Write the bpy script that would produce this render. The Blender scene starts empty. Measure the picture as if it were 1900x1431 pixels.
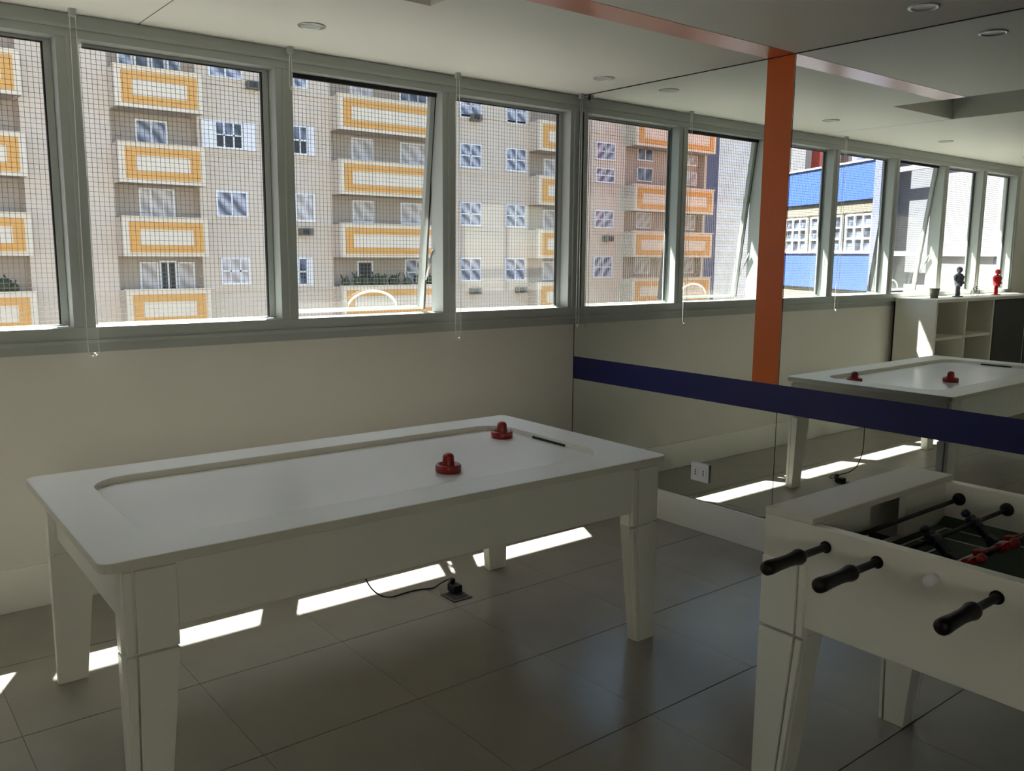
import bpy, bmesh, math, random
from mathutils import Vector, Matrix
random.seed(7)
S = bpy.context.scene
COL = S.collection
PI = math.pi

# ---------------------------------------------------------------- camera
cam_d = bpy.data.cameras.new('camera')
cam = bpy.data.objects.new('camera', cam_d)
COL.objects.link(cam)
cr = Vector((0.78251866, -0.62257622, 0.00796199))
cu = Vector((0.08671376, 0.12163617, 0.98877974))
cf = Vector((0.61655922, 0.77304818, -0.1491685))
m = Matrix((cr, cu, -cf)).transposed().to_4x4()
m.translation = Vector((-3.8149, -4.1463, 1.55))
cam.matrix_world = m
cam_d.sensor_fit = 'HORIZONTAL'
cam_d.sensor_width = 36.0
cam_d.lens = 1613.2 / 1900 * 36.0
cam_d.clip_start = 0.05
cam_d.clip_end = 400
S.camera = cam

# ---------------------------------------------------------------- world, sun, exposure
w = bpy.data.worlds.new('sky')
S.world = w
w.use_nodes = True
nt = w.node_tree
nt.nodes.clear()
wo = nt.nodes.new('ShaderNodeOutputWorld')
bg = nt.nodes.new('ShaderNodeBackground')
sky = nt.nodes.new('ShaderNodeTexSky')
sky.sky_type = 'NISHITA'
sky.sun_disc = False
SUN_TRAVEL = Vector((-0.52, -1.0, -2.0)).normalized()
sky.sun_elevation = math.asin(-SUN_TRAVEL.z)
sky.sun_rotation = math.atan2(-SUN_TRAVEL.x, -SUN_TRAVEL.y)
sky.air_density = 1.0
sky.dust_density = 2.0
bg.inputs['Strength'].default_value = 0.225
nt.links.new(sky.outputs[0], bg.inputs[0])
nt.links.new(bg.outputs[0], wo.inputs[0])

sd = bpy.data.lights.new('sun', 'SUN')
sun = bpy.data.objects.new('sun', sd)
COL.objects.link(sun)
sd.energy = 32.0
sd.angle = math.radians(0.6)
sd.color = (1.0, 0.95, 0.88)
sun.location = (3, 6, 12)
sun.rotation_euler = SUN_TRAVEL.to_track_quat('-Z', 'Y').to_euler()

S.view_settings.view_transform = 'Standard'
S.view_settings.look = 'None'
S.view_settings.gamma = 1.0
S.view_settings.use_curve_mapping = False
S.view_settings.exposure = 1.08
S.cycles.max_bounces = 14
S.cycles.diffuse_bounces = 7
S.cycles.glossy_bounces = 6
S.cycles.transparent_max_bounces = 24
S.cycles.transmission_bounces = 8
S.cycles.sample_clamp_indirect = 10.0
S.cycles.caustics_reflective = False
S.cycles.caustics_refractive = False

# ---------------------------------------------------------------- materials
def srgb(r, g, b):
    f = lambda c: (c / 255 / 12.92) if c / 255 <= 0.04045 else ((c / 255 + 0.055) / 1.055) ** 2.4
    return (f(r), f(g), f(b), 1.0)

def mat(name, rgb, rough=0.5, metal=0.0, noise=0.0, nscale=6.0, bump=0.0, bscale=80.0, spec=0.5, coat=0.0):
    M = bpy.data.materials.new(name)
    M.use_nodes = True
    t = M.node_tree
    b = t.nodes['Principled BSDF']
    b.inputs['Base Color'].default_value = srgb(*rgb)
    b.inputs['Roughness'].default_value = rough
    b.inputs['Metallic'].default_value = metal
    b.inputs['Specular IOR Level'].default_value = spec
    b.inputs['Coat Weight'].default_value = coat
    tc = t.nodes.new('ShaderNodeTexCoord')
    if noise > 0:
        n = t.nodes.new('ShaderNodeTexNoise')
        n.inputs['Scale'].default_value = nscale
        n.inputs['Detail'].default_value = 4
        t.links.new(tc.outputs['Object'], n.inputs['Vector'])
        mx = t.nodes.new('ShaderNodeMix')
        mx.data_type = 'RGBA'
        c = srgb(*rgb)
        mx.inputs[6].default_value = tuple(max(0, v * (1 - noise)) for v in c[:3]) + (1,)
        mx.inputs[7].default_value = tuple(min(1, v * (1 + noise)) for v in c[:3]) + (1,)
        t.links.new(n.outputs['Fac'], mx.inputs[0])
        t.links.new(mx.outputs[2], b.inputs['Base Color'])
    if bump > 0:
        n2 = t.nodes.new('ShaderNodeTexNoise')
        n2.inputs['Scale'].default_value = bscale
        n2.inputs['Detail'].default_value = 3
        t.links.new(tc.outputs['Object'], n2.inputs['Vector'])
        bp = t.nodes.new('ShaderNodeBump')
        bp.inputs['Strength'].default_value = bump
        bp.inputs['Distance'].default_value = 0.002
        t.links.new(n2.outputs['Fac'], bp.inputs['Height'])
        t.links.new(bp.outputs[0], b.inputs['Normal'])
    return M

M = {}
M['wall'] = mat('painted_wall', (225, 223, 216), 0.75, noise=0.03, nscale=3, bump=0.15, bscale=120)
M['ceiling'] = mat('painted_ceiling', (232, 230, 222), 0.55, noise=0.02, nscale=2, bump=0.08)
M['recess'] = mat('grey_recess_paint', (226, 228, 222), 0.8, noise=0.05)
M['base'] = mat('baseboard_paint', (236, 236, 230), 0.35, noise=0.02)
M['tile'] = mat('floor_porcelain', (150, 146, 138), 0.26, noise=0.10, nscale=5, bump=0.06, bscale=40)
M['grout'] = mat('tile_grout', (84, 80, 74), 0.9, noise=0.05)
M['alu'] = mat('white_aluminium', (176, 181, 178), 0.35, noise=0.02, nscale=10)
M['gasket_shade'] = mat('black_rubber', (18, 18, 20), 0.6, noise=0.1)  # black rubber, and the painted shade along the open sash stile
M['lacquer'] = mat('white_lacquer', (228, 228, 220), 0.28, noise=0.02, nscale=4, coat=0.2)
M['lacquer_top'] = mat('white_lacquer_top', (214, 212, 200), 0.38, noise=0.03, nscale=3)
M['playfield'] = mat('pale_playfield', (226, 225, 220), 0.22, noise=0.02, nscale=3)
M['red'] = mat('red_plastic', (136, 12, 10), 0.3, noise=0.08, nscale=30)
M['black'] = mat('black_plastic', (10, 10, 11), 0.42, noise=0.15, nscale=40, spec=0.3)
M['rod'] = mat('dark_steel_rod', (60, 60, 62), 0.25, metal=0.9, noise=0.05)
M['navy'] = mat('navy_vinyl', (11, 17, 84), 0.5, noise=0.06, nscale=20)
M['orange'] = mat('orange_vinyl', (200, 94, 22), 0.5, noise=0.05, nscale=8)
M['orange_gloss'] = mat('orange_gloss_paint', (206, 96, 40), 0.30, noise=0.05, nscale=8, spec=0.8, coat=0.5)
M['orange_gloss'].node_tree.nodes['Principled BSDF'].inputs['Coat Roughness'].default_value = 0.22
M['plate'] = mat('outlet_plastic', (232, 232, 238), 0.35, noise=0.02)
M['steel'] = mat('brushed_steel_plate', (64, 62, 58), 0.5, metal=0.3, noise=0.15, nscale=60)
M['bead'] = mat('white_bead_chain', (235, 235, 230), 0.3, noise=0.03)
M['lampglass'] = mat('frosted_lamp_glass', (190, 192, 188), 0.4, noise=0.05)
M['chrome'] = mat('lamp_trim_metal', (170, 172, 170), 0.3, metal=0.6, noise=0.05)
M['green'] = mat('green_pitch', (24, 60, 34), 0.5, noise=0.15, nscale=20)
M['chalk'] = mat('white_marking', (205, 210, 205), 0.5, noise=0.04)
M['player_red'] = mat('red_player_plastic', (130, 14, 14), 0.3, noise=0.1, nscale=40)
M['player_dark'] = mat('dark_blue_player_plastic', (20, 22, 44), 0.3, noise=0.1, nscale=40)
M['skin'] = mat('player_face_paint', (190, 140, 110), 0.5, noise=0.05)
M['shelf'] = mat('shelf_laminate', (226, 224, 214), 0.5, noise=0.03)
M['screen'] = mat('black_gloss_panel', (8, 9, 14), 0.12, noise=0.1)
M['net'] = mat('net_cord', (124, 118, 110), 0.8, noise=0.1, nscale=40)
M['figure_grey'] = mat('grey_painted_figure', (96, 100, 112), 0.45, noise=0.2, nscale=50)
M['figure_red'] = mat('bright_red_figure', (196, 24, 30), 0.35, noise=0.1, nscale=30)
M['pot'] = mat('grey_green_pot', (110, 114, 98), 0.6, noise=0.1, nscale=30)
# outside
M['facade'] = mat('beige_facade_tile', (206, 192, 177), 0.8, noise=0.08, nscale=1.2)
M['facade_shaded'] = mat('balcony_recess_shade', (172, 160, 150), 0.85, noise=0.08, nscale=1.0)  # facade colour darkened for the shade inside the balcony recesses
M['parapet'] = mat('parapet_white_tile', (220, 208, 190), 0.7, noise=0.05, nscale=2)
M['mustard'] = mat('mustard_tile_band', (212, 158, 88), 0.7, noise=0.10, nscale=6)
M['fwhite'] = mat('white_window_paint', (228, 228, 232), 0.6, noise=0.03)
M['dark'] = mat('dark_interior', (40, 42, 50), 0.5, noise=0.2)
M['grass'] = mat('balcony_plant_leaves', (52, 62, 44), 0.8, noise=0.3, nscale=10)
M['blue'] = mat('blue_facade_panel', (50, 80, 150), 0.6, noise=0.04, nscale=1)
M['taupe'] = mat('taupe_facade', (112, 106, 96), 0.8, noise=0.06)
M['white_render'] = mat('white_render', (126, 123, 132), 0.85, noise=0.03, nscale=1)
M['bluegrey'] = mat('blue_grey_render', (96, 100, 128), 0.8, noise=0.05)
M['render_shaded'] = mat('lilac_shaded_render', (104, 104, 114), 0.85, noise=0.05, nscale=1)
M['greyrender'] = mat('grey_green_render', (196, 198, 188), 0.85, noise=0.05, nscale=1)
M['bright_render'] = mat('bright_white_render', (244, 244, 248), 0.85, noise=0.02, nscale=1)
M['redpaint'] = mat('red_tower_paint', (186, 66, 66), 0.7, noise=0.08)
M['asphalt'] = mat('street_asphalt', (74, 72, 70), 0.9, noise=0.1)

def pane_mat(name, rgb_a, rgb_b, scale, rough=0.12):
    """window pane with diagonal reflection streaks painted into its colour"""
    Q = bpy.data.materials.new(name)
    Q.use_nodes = True
    t = Q.node_tree
    b = t.nodes['Principled BSDF']
    b.inputs['Roughness'].default_value = rough
    tc = t.nodes.new('ShaderNodeTexCoord')
    wv = t.nodes.new('ShaderNodeTexWave')  # wave bands paint the glass reflections into the base colour
    wv.wave_type = 'BANDS'
    wv.bands_direction = 'DIAGONAL'
    wv.inputs['Scale'].default_value = scale
    wv.inputs['Distortion'].default_value = 3.0
    wv.inputs['Detail'].default_value = 2
    mx = t.nodes.new('ShaderNodeMix')
    mx.data_type = 'RGBA'
    mx.inputs[6].default_value = srgb(*rgb_a)
    mx.inputs[7].default_value = srgb(*rgb_b)
    t.links.new(tc.outputs['Object'], wv.inputs['Vector'])
    t.links.new(wv.outputs['Fac'], mx.inputs[0])
    t.links.new(mx.outputs[2], b.inputs['Base Color'])
    return Q
M['pane_grey_reflect'] = pane_mat('pane_grey_reflections', (82, 86, 106), (180, 184, 202), 0.9)
M['pane_dark'] = pane_mat('pane_dark_reflections', (48, 54, 70), (110, 118, 140), 0.6)
M['pane_pale_reflect'] = pane_mat('pane_pale_reflections', (170, 162, 160), (206, 202, 206), 0.8)

# mirror
Q = bpy.data.materials.new('mirror_silver')
Q.use_nodes = True
b = Q.node_tree.nodes['Principled BSDF']
b.inputs['Base Color'].default_value = (0.83, 0.87, 0.84, 1)
b.inputs['Metallic'].default_value = 1.0
b.inputs['Roughness'].default_value = 0.0
M['mirror'] = Q
# thin window glass: clear, with a Fresnel reflection
Q = bpy.data.materials.new('window_glass')
Q.use_nodes = True
t = Q.node_tree
t.nodes.clear()
o_ = t.nodes.new('ShaderNodeOutputMaterial')
mx = t.nodes.new('ShaderNodeMixShader')
tr = t.nodes.new('ShaderNodeBsdfTransparent')
tr.inputs[0].default_value = (0.95, 0.97, 0.96, 1)
gl = t.nodes.new('ShaderNodeBsdfGlossy')
gl.inputs['Roughness'].default_value = 0.02
fr = t.nodes.new('ShaderNodeFresnel')
fr.inputs[0].default_value = 1.45
ge = t.nodes.new('ShaderNodeNewGeometry')
ma = t.nodes.new('ShaderNodeMath'); ma.operation = 'SUBTRACT'; ma.inputs[0].default_value = 1.0
mb_ = t.nodes.new('ShaderNodeMath'); mb_.operation = 'MULTIPLY'
t.links.new(ge.outputs['Backfacing'], ma.inputs[1])
t.links.new(ma.outputs[0], mb_.inputs[0]); t.links.new(fr.outputs[0], mb_.inputs[1])
t.links.new(mb_.outputs[0], mx.inputs[0])
t.links.new(tr.outputs[0], mx.inputs[1])
t.links.new(gl.outputs[0], mx.inputs[2])
t.links.new(mx.outputs[0], o_.inputs[0])
M['glass'] = Q

# ---------------------------------------------------------------- mesh helpers
class MB:
    def __init__(s):
        s.v = []; s.f = []; s.sm = []
    def box(s, x0, x1, y0, y1, z0, z1):
        n = len(s.v)
        s.v += [(x0, y0, z0), (x1, y0, z0), (x1, y1, z0), (x0, y1, z0), (x0, y0, z1), (x1, y0, z1), (x1, y1, z1), (x0, y1, z1)]
        for f in ((0, 3, 2, 1), (4, 5, 6, 7), (0, 1, 5, 4), (1, 2, 6, 5), (2, 3, 7, 6), (3, 0, 4, 7)):
            s.f.append(tuple(n + i for i in f)); s.sm.append(False)
        return s
    def hexa(s, P):
        n = len(s.v); s.v += [tuple(p) for p in P]
        for f in ((0, 3, 2, 1), (4, 5, 6, 7), (0, 1, 5, 4), (1, 2, 6, 5), (2, 3, 7, 6), (3, 0, 4, 7)):
            s.f.append(tuple(n + i for i in f)); s.sm.append(False)
        return s
    def lathe(s, prof, seg=24, o=(0, 0, 0), axis='z', cap=True):
        n = len(s.v)
        for r, h in prof:
            for k in range(seg):
                a = 2 * PI * k / seg
                c, d = r * math.cos(a), r * math.sin(a)
                if axis == 'z': p = (o[0] + c, o[1] + d, o[2] + h)
                elif axis == 'x': p = (o[0] + h, o[1] + c, o[2] + d)
                else: p = (o[0] + d, o[1] + h, o[2] + c)
                s.v.append(p)
        for i in range(len(prof) - 1):
            for k in range(seg):
                a = n + i * seg + k; b_ = n + i * seg + (k + 1) % seg
                s.f.append((a, b_, b_ + seg, a + seg)); s.sm.append(True)
        if cap:
            s.f.append(tuple(n + k for k in range(seg))[::-1]); s.sm.append(False)
            e = n + (len(prof) - 1) * seg
            s.f.append(tuple(e + k for k in range(seg))); s.sm.append(False)
        return s
    def tube(s, pts, r, seg=8):
        pts = [Vector(p) for p in pts]
        n = len(s.v)
        for i, p in enumerate(pts):
            t_ = (pts[min(i + 1, len(pts) - 1)] - pts[max(i - 1, 0)]).normalized()
            a = Vector((0, 0, 1)) if abs(t_.z) < 0.9 else Vector((1, 0, 0))
            u = t_.cross(a).normalized(); w_ = t_.cross(u)
            for k in range(seg):
                q = p + r * (math.cos(2 * PI * k / seg) * u + math.sin(2 * PI * k / seg) * w_)
                s.v.append(tuple(q))
        for i in range(len(pts) - 1):
            for k in range(seg):
                a = n + i * seg + k; b_ = n + i * seg + (k + 1) % seg
                s.f.append((a, b_, b_ + seg, a + seg)); s.sm.append(True)
        s.f.append(tuple(n + k for k in range(seg))); s.sm.append(False)
        e = n + (len(pts) - 1) * seg
        s.f.append(tuple(e + k for k in range(seg))[::-1]); s.sm.append(False)
        return s
    def ball(s, c, r, seg=12, sz=1.0, sx=1.0, sy=1.0):
        n = len(s.v); R_ = max(4, seg // 2)
        for i in range(1, R_):
            th = PI * i / R_
            for k in range(seg):
                ph = 2 * PI * k / seg
                s.v.append((c[0] + sx * r * math.sin(th) * math.cos(ph), c[1] + sy * r * math.sin(th) * math.sin(ph), c[2] + sz * r * math.cos(th)))
        top = len(s.v); s.v.append((c[0], c[1], c[2] + sz * r)); s.v.append((c[0], c[1], c[2] - sz * r))
        for i in range(R_ - 2):
            for k in range(seg):
                a = n + i * seg + k; b_ = n + i * seg + (k + 1) % seg
                s.f.append((a, a + seg, b_ + seg, b_)); s.sm.append(True)
        for k in range(seg):
            s.f.append((n + k, n + (k + 1) % seg, top)); s.sm.append(True)
            e = n + (R_ - 2) * seg
            s.f.append((e + k, top + 1, e + (k + 1) % seg)); s.sm.append(True)
        return s
    def build(s, name, m_, parent=None, loc=None, bevel=0.0, seg=2):
        me = bpy.data.meshes.new(name)
        me.from_pydata(s.v, [], s.f)
        me.polygons.foreach_set('use_smooth', s.sm)
        me.materials.append(M[m_] if isinstance(m_, str) else m_)
        me.update()
        bm = bmesh.new(); bm.from_mesh(me)
        bmesh.ops.recalc_face_normals(bm, faces=bm.faces[:])
        bm.to_mesh(me); bm.free()
        ob = bpy.data.objects.new(name, me)
        COL.objects.link(ob)
        if parent: ob.parent = parent
        if loc: ob.location = loc
        if bevel > 0:
            bv = ob.modifiers.new('bevel', 'BEVEL')
            bv.width = bevel; bv.segments = seg; bv.limit_method = 'ANGLE'; bv.angle_limit = math.radians(40)
            bv.harden_normals = False
        return ob

def tag(o, label=None, cat=None, group=None, kind=None):
    if label: o['label'] = label
    if cat: o['category'] = cat
    if group: o['group'] = group
    if kind: o['kind'] = kind
    return o
def empty(name, loc=(0, 0, 0), rz=0.0):
    o = bpy.data.objects.new(name, None)
    COL.objects.link(o); o.location = loc; o.rotation_euler = (0, 0, rz)
    o.empty_display_size = 0.1
    return o
def copy_one(o, parent, loc=None):
    c = o.copy(); COL.objects.link(c); c.parent = parent
    if loc is not None: c.location = loc
    return c
def kids(o):
    return [c for c in list(bpy.data.objects) if c.parent == o]

# ================================================================ ROOM SHELL
XL, YF, ZC = -8.6, -7.4, 2.527
SILL, HEAD = 1.22, 2.43
MUL = [-0.03, -0.985, -1.955, -2.91, -3.895, -4.83, -5.66, -6.48]
OPEN = {2, 5}

fl = MB().box(XL, 0.15, YF, 0.15, -0.12, -0.006).build('floor', 'grout')
tag(fl, 'floor of square warm grey porcelain tiles with thin dark joints', kind='structure')
TW = 0.57; TH = 0.575
tile_src = None
nx = 15
for i in range(nx + 1):
    for j in range(-1, 13):
        x1 = -0.0 - i * TW; x0 = x1 - TW
        y1 = -0.56 - j * TH; y0 = y1 - TH
        xa, xb, ya, yb = max(x0, XL), min(x1, 0), max(y0, YF), min(y1, 0)
        if xb - xa < 0.02 or yb - ya < 0.02: continue
        full = (xb - xa > TW - 1e-6) and (yb - ya > TH - 1e-6)
        if full and tile_src:
            copy_one(tile_src, fl, ((xa + xb) / 2, (ya + yb) / 2, 0))
        else:
            hx, hy = (xb - xa) / 2 - 0.0007, (yb - ya) / 2 - 0.0022
            t_ = MB().box(-hx, hx, -hy, hy, -0.009, 0.0).build('tile', 'tile', fl, ((xa + xb) / 2, (ya + yb) / 2, 0))
            if full: tile_src = t_

def cut(x0, x1, y0, y1, z0, z1, name, mname, label, parent=None):
    o = MB().box(x0, x1, y0, y1, z0, z1).build(name, mname, parent)
    return tag(o, label, kind='structure')

# window wall (y = 0)
wb = MB()
wb.box(XL, 0.15, 0.0, 0.16, 0.0, 1.15)
wb.box(XL, 0.15, 0.0, 0.16, 2.525, 4.2)
wb.box(XL, MUL[-1] - 0.05, 0.0, 0.16, 1.15, 2.525)
wb.box(0.004, 0.15, 0.0, 0.16, 1.15, 2.525)
wb = tag(wb.build('wall_back', 'wall'), 'plain off-white wall below and above the row of windows', kind='structure')
cut(0.008, 0.15, YF, -0.0005, 0.0, 2.9, 'wall_right', 'wall', 'wall behind the full-height mirror')
cut(XL - 0.15, XL, YF, 0.16, 0.0, 2.9, 'wall_left', 'wall', 'plain white end wall seen only in the mirror')
# front wall with a glazed opening added out of view to let in fill light
wf = MB()
wf.box(XL, 0.15, YF - 0.15, YF, 0, 0.9)
wf.box(XL, 0.15, YF - 0.15, YF, 2.4, 2.9)
for a, b_ in ((XL, -6.3), (-4.5, 0.15)):
    wf.box(a, b_, YF - 0.15, YF, 0.9, 2.4)
tag(wf.build('wall_front', 'wall'), 'plain white wall behind the photographer', kind='structure')
wg = tag(empty('window_8', (-5.4, YF - 0.07, 0.9)), 'unseen window added in the wall behind the photographer to let in fill light', kind='structure')
h = 0.9
for c_ in range(2):
    u0, u1 = -h + c_ * h, -h + (c_ + 1) * h
    MB().box(u0 + 0.03, u1 - 0.03, -0.003, 0.003, 0.04, 1.46).build('pane', 'glass', wg)
f_ = MB()
f_.box(-h, h, -0.03, 0.03, 0.0, 0.04).box(-h, h, -0.03, 0.03, 1.46, 1.5)
for c_ in range(3):
    u0 = -h + c_ * h
    f_.box(max(-h, u0 - 0.03), min(h, u0 + 0.03), -0.03, 0.03, 0.04, 1.46)
f_.build('window_frame', 'alu', wg)

# ceiling with a recessed opening
RX0, RX1, RY1, RY0, RT = -2.62, -1.80, -1.08, -6.6, 2.86
ce = MB()
CT = 2.60
ce.box(XL, RX0, YF, 0.0, ZC, CT).box(RX1, 0.15, YF, 0.0, ZC, CT)
ce.box(RX0, RX1, RY1, 0.0, ZC, CT).box(RX0, RX1, YF, RY0, ZC, CT)
ce = tag(ce.build('ceiling', 'ceiling'), 'smooth off-white plasterboard ceiling', kind='structure')
rc = MB()
rc.box(RX0 - 0.02, RX0, RY0, RY1, CT, RT).box(RX1, RX1 + 0.02, RY0, RY1, CT, RT)
rc.box(RX0 - 0.02, RX1 + 0.02, RY0 - 0.02, RY0, CT, RT)
rc.box(RX0 - 0.02, RX1 + 0.02, RY0 - 0.02, RY1 + 0.02, RT, RT + 0.05)
rc.build('recess_box', 'recess', ce)
MB().box(RX0 - 0.02, RX1 + 0.02, RY1, RY1 + 0.02, CT, RT).build('recess_side', 'ceiling', ce)
MB().box(RX0 - 0.0018, RX0 + 0.0018, RY1, -0.001, ZC - 0.0006, ZC + 0.0005).build('ceiling_joint', 'grout', ce)
os_ = MB().box(RX1, -0.002, -1.545, -1.39, ZC - 0.0015, ZC + 0.0005).build('orange_stripe', 'orange_gloss', ce)
tag(os_, 'glossy orange stripe painted across the ceiling')
# outer roof slab so no sky leaks above the ceiling
tag(MB().box(XL - 0.2, 0.2, YF - 0.2, 0.16, 3.02, 3.15).build('trim_9', 'wall'), 'concrete slab above the ceiling', kind='structure')

tag(MB().box(XL, 0.0, -0.016, 0.0, 0.0, 0.19).build('baseboard_back', 'base', bevel=0.003), 'white baseboard under the windows', kind='structure')
tag(MB().box(-0.010, 0.008, YF, -0.017, 0.0, 0.18).build('baseboard_right', 'base', bevel=0.003), 'tall white baseboard below the mirror', kind='structure')
tag(MB().box(XL, XL + 0.016, YF, -0.44, 0.0, 0.19).build('baseboard_left', 'base'), 'white baseboard on the far end wall', kind='structure')

# outside sun shade slab above the windows
tag(MB().box(XL, 0.6, 0.16, 0.64, 2.83, 2.98).build('trim_8', 'wall'), 'concrete ledge over the windows outside', kind='structure')

# ---- window band frame
wfm = tag(empty('trim_1', (0, 0, 0)), 'white aluminium window framing running the whole wall', kind='structure')
X0 = MUL[-1] - 0.05
h_ = MB().box(X0, 0.0, -0.022, 0.10, HEAD, 2.526)
h_.box(X0, 0.0, -0.03, -0.022, HEAD + 0.035, HEAD + 0.05)
h_.build('head_rail', 'alu', wfm, bevel=0.002)
s_ = MB().box(X0, 0.0, -0.022, 0.10, 1.148, SILL)
s_.box(X0, 0.0, -0.03, -0.022, 1.15, 1.165)
s_.box(X0, 0.0, 0.10, 0.165, 1.12, SILL - 0.012)
s_.build('sill_rail', 'alu', wfm, bevel=0.002)
MB().box(X0, 0.0, -0.006, 0.0, 1.108, 1.148).build('sill_trim', 'alu', wfm)
for k, mx_ in enumerate(MUL):
    a, b_ = (mx_ - 0.045, mx_ + 0.045)
    if k == 0: a, b_ = -0.075, -0.001
    mm = MB().box(a, b_, -0.02, 0.095, SILL, HEAD)
    mm.box((a + b_) / 2 - 0.008, (a + b_) / 2 + 0.008, -0.026, -0.02, SILL, HEAD)
    mm.build('mullion', 'alu', wfm, bevel=0.002)

DESC = ['nearest the mirror', 'second from the mirror, tilted open', 'third from the mirror, behind the table', 'at the left edge of the photo',
        'tilted open, left of the photo and seen in the mirror', 'above the white shelf unit', 'farthest window in the mirror']
for k in range(7):
    xr = MUL[k] - 0.045 if k else -0.075
    xl = MUL[k + 1] + 0.045
    wnd = tag(empty('window_%d' % (k + 1), ((xl + xr) / 2, 0.055, HEAD)), 'window pane in white aluminium frame, ' + DESC[k], kind='structure')
    hw = (xr - xl) / 2
    H = HEAD - SILL
    op = (k + 1) in OPEN
    T = 0.032
    TT = 0.016
    fr_ = MB()
    yy0, yy1 = (-0.012, 0.02) if op else (0.0, 0.03)
    fr_.box(-hw + .003, -hw + (T if op else 0.010), yy0, yy1, -H + .003, -0.004).box(hw - T, hw - .003, yy0, yy1, -H + .003, -0.004)
    fr_.box(-hw + T, hw - T, yy0, yy1, -TT, -0.004)
    fr_.box(-hw + T, hw - T, yy0, yy1, -H + .003, -H + (0.02 if op else 0.010))
    fo = fr_.build('sash_frame', 'alu', wnd, bevel=0.0015)
    if op:
        gs = MB()
        gs.box(-hw + .0, hw - .0, -0.02, 0.024, -0.020, 0.0)  # head seal, its black also painting the gap shadow
        gs.box(hw - 0.003, hw + 0.007, -0.014, 0.024, -H + .003, -0.01)  # black strip standing in for the shaded outer edge of the stile
        gs.box(-hw - 0.001, -hw + 0.004, -0.014, 0.022, -H + .003, -0.01)
    else:
        gs = MB()
        gs.box(hw - T - 0.006, hw - T, 0.002, 0.02, -H + .012, -TT)
        gs.box(-hw + 0.010, -hw + 0.014, 0.002, 0.02, -H + .012, -TT)
        gs.box(-hw + T, hw - T, -0.001, 0.012, -TT - 0.004, -TT)
    go = gs.build('gasket_shade', 'gasket_shade', wnd)
    gp = MB().box(-hw + (T if op else 0.010), hw - T, 0.008, 0.013, -H + 0.01, -TT + 0.002).build('glass_pane', 'glass', wnd)
    if op:
        for q in (fo, gp, go):
            q.rotation_euler = (math.radians(6.6), 0, 0)
        arc = [(0.12 + 0.13 * math.cos(PI * k_ / 14) - 0.05 * (k_ / 14), -0.012, -H + 0.03 + 0.085 * math.sin(PI * k_ / 14)) for k_ in range(15)]
        hd_ = MB().tube(arc, 0.006, 8).build('sash_arc', 'bead', wnd)  # thin white arc along the sash bottom
        hd_.rotation_euler = (math.radians(6.6), 0, 0)
        # stay arms
        for sx in (-1, 1):
            MB().tube([(sx * (hw - 0.012), 0.01, -H + 0.35), (sx * (hw - 0.012), 0.09, -H + 0.18)], 0.006, 6).build('stay_arm', 'chrome', wnd)
    else:
        pass

# safety net outside the windows
nb = MB()
r_ = 0.0008
YN = 0.20
x = X0
while x < 0.3:
    nb.box(x - r_, x + r_, YN - r_, YN + r_, 1.0, 2.8); x += 0.0215
z = 1.0
while z < 2.8:
    nb.box(X0, 0.3, YN - r_, YN + r_, z - r_, z + r_); z += 0.0215
tag(nb.build('safety_net', 'net'), 'fine square-mesh safety net stretched across the outside of the windows', 'net', kind='stuff')

# ---- mirror wall
mir = tag(empty('wall_mirror', (0, 0, 0)), 'full-height wall mirror with a navy band and a vertical orange band', 'mirror')
JY = [0.0, -1.552, -3.15, -4.75, -6.35, YF]
for k in range(5):
    g = 0.002
    MB().box(0.0, 0.007, JY[k + 1] + g, JY[k] - (g if k else 0.004), 0.184, 2.522).build('mirror_pane', 'mirror', mir)
MB().box(0.0072, 0.0078, YF, 0, 0.18, 2.526).build('backing', 'gasket_shade', mir)
MB().box(-0.0012, 0.0, YF, -0.002, 0.754, 0.899).build('navy_band', 'navy', mir)
o_ = MB().box(-0.0014, 0.0, -1.548, -1.39, 0.8995, 2.526).build('orange_band', 'orange', mir)
# black shadow joint where mirror meets ceiling and window wall
MB().box(-0.0015, 0.0, YF, 0.0, 2.5215, 2.5265).build('edge_seal', 'gasket_shade', mir)
MB().box(-0.0015, 0.0, -0.005, -0.0005, 0.19, 2.52).build('edge_seal', 'gasket_shade', mir)
# power outlet plate on the mirror
ol = tag(empty('wall_outlet', (0, -1.078, 0.343)), 'white double power outlet plate mounted low on the mirror', 'outlet')
MB().box(-0.012, -0.0, -0.063, 0.063, -0.052, 0.052).build('plate', 'plate', ol, bevel=0.003)
for dy in (-0.028, 0.028):
    so = MB().box(-0.0145, -0.012, dy - 0.02, dy + 0.02, -0.03, 0.03).build('socket', 'plate', ol, bevel=0.001)
    hh = MB()
    for dz in (-0.012, 0, 0.012):
        hh.lathe([(0.0045, -0.0151), (0.0045, -0.0144)], 8, (0, dy, dz), 'x')
    hh.build('socket_holes', 'gasket_shade', so)

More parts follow.
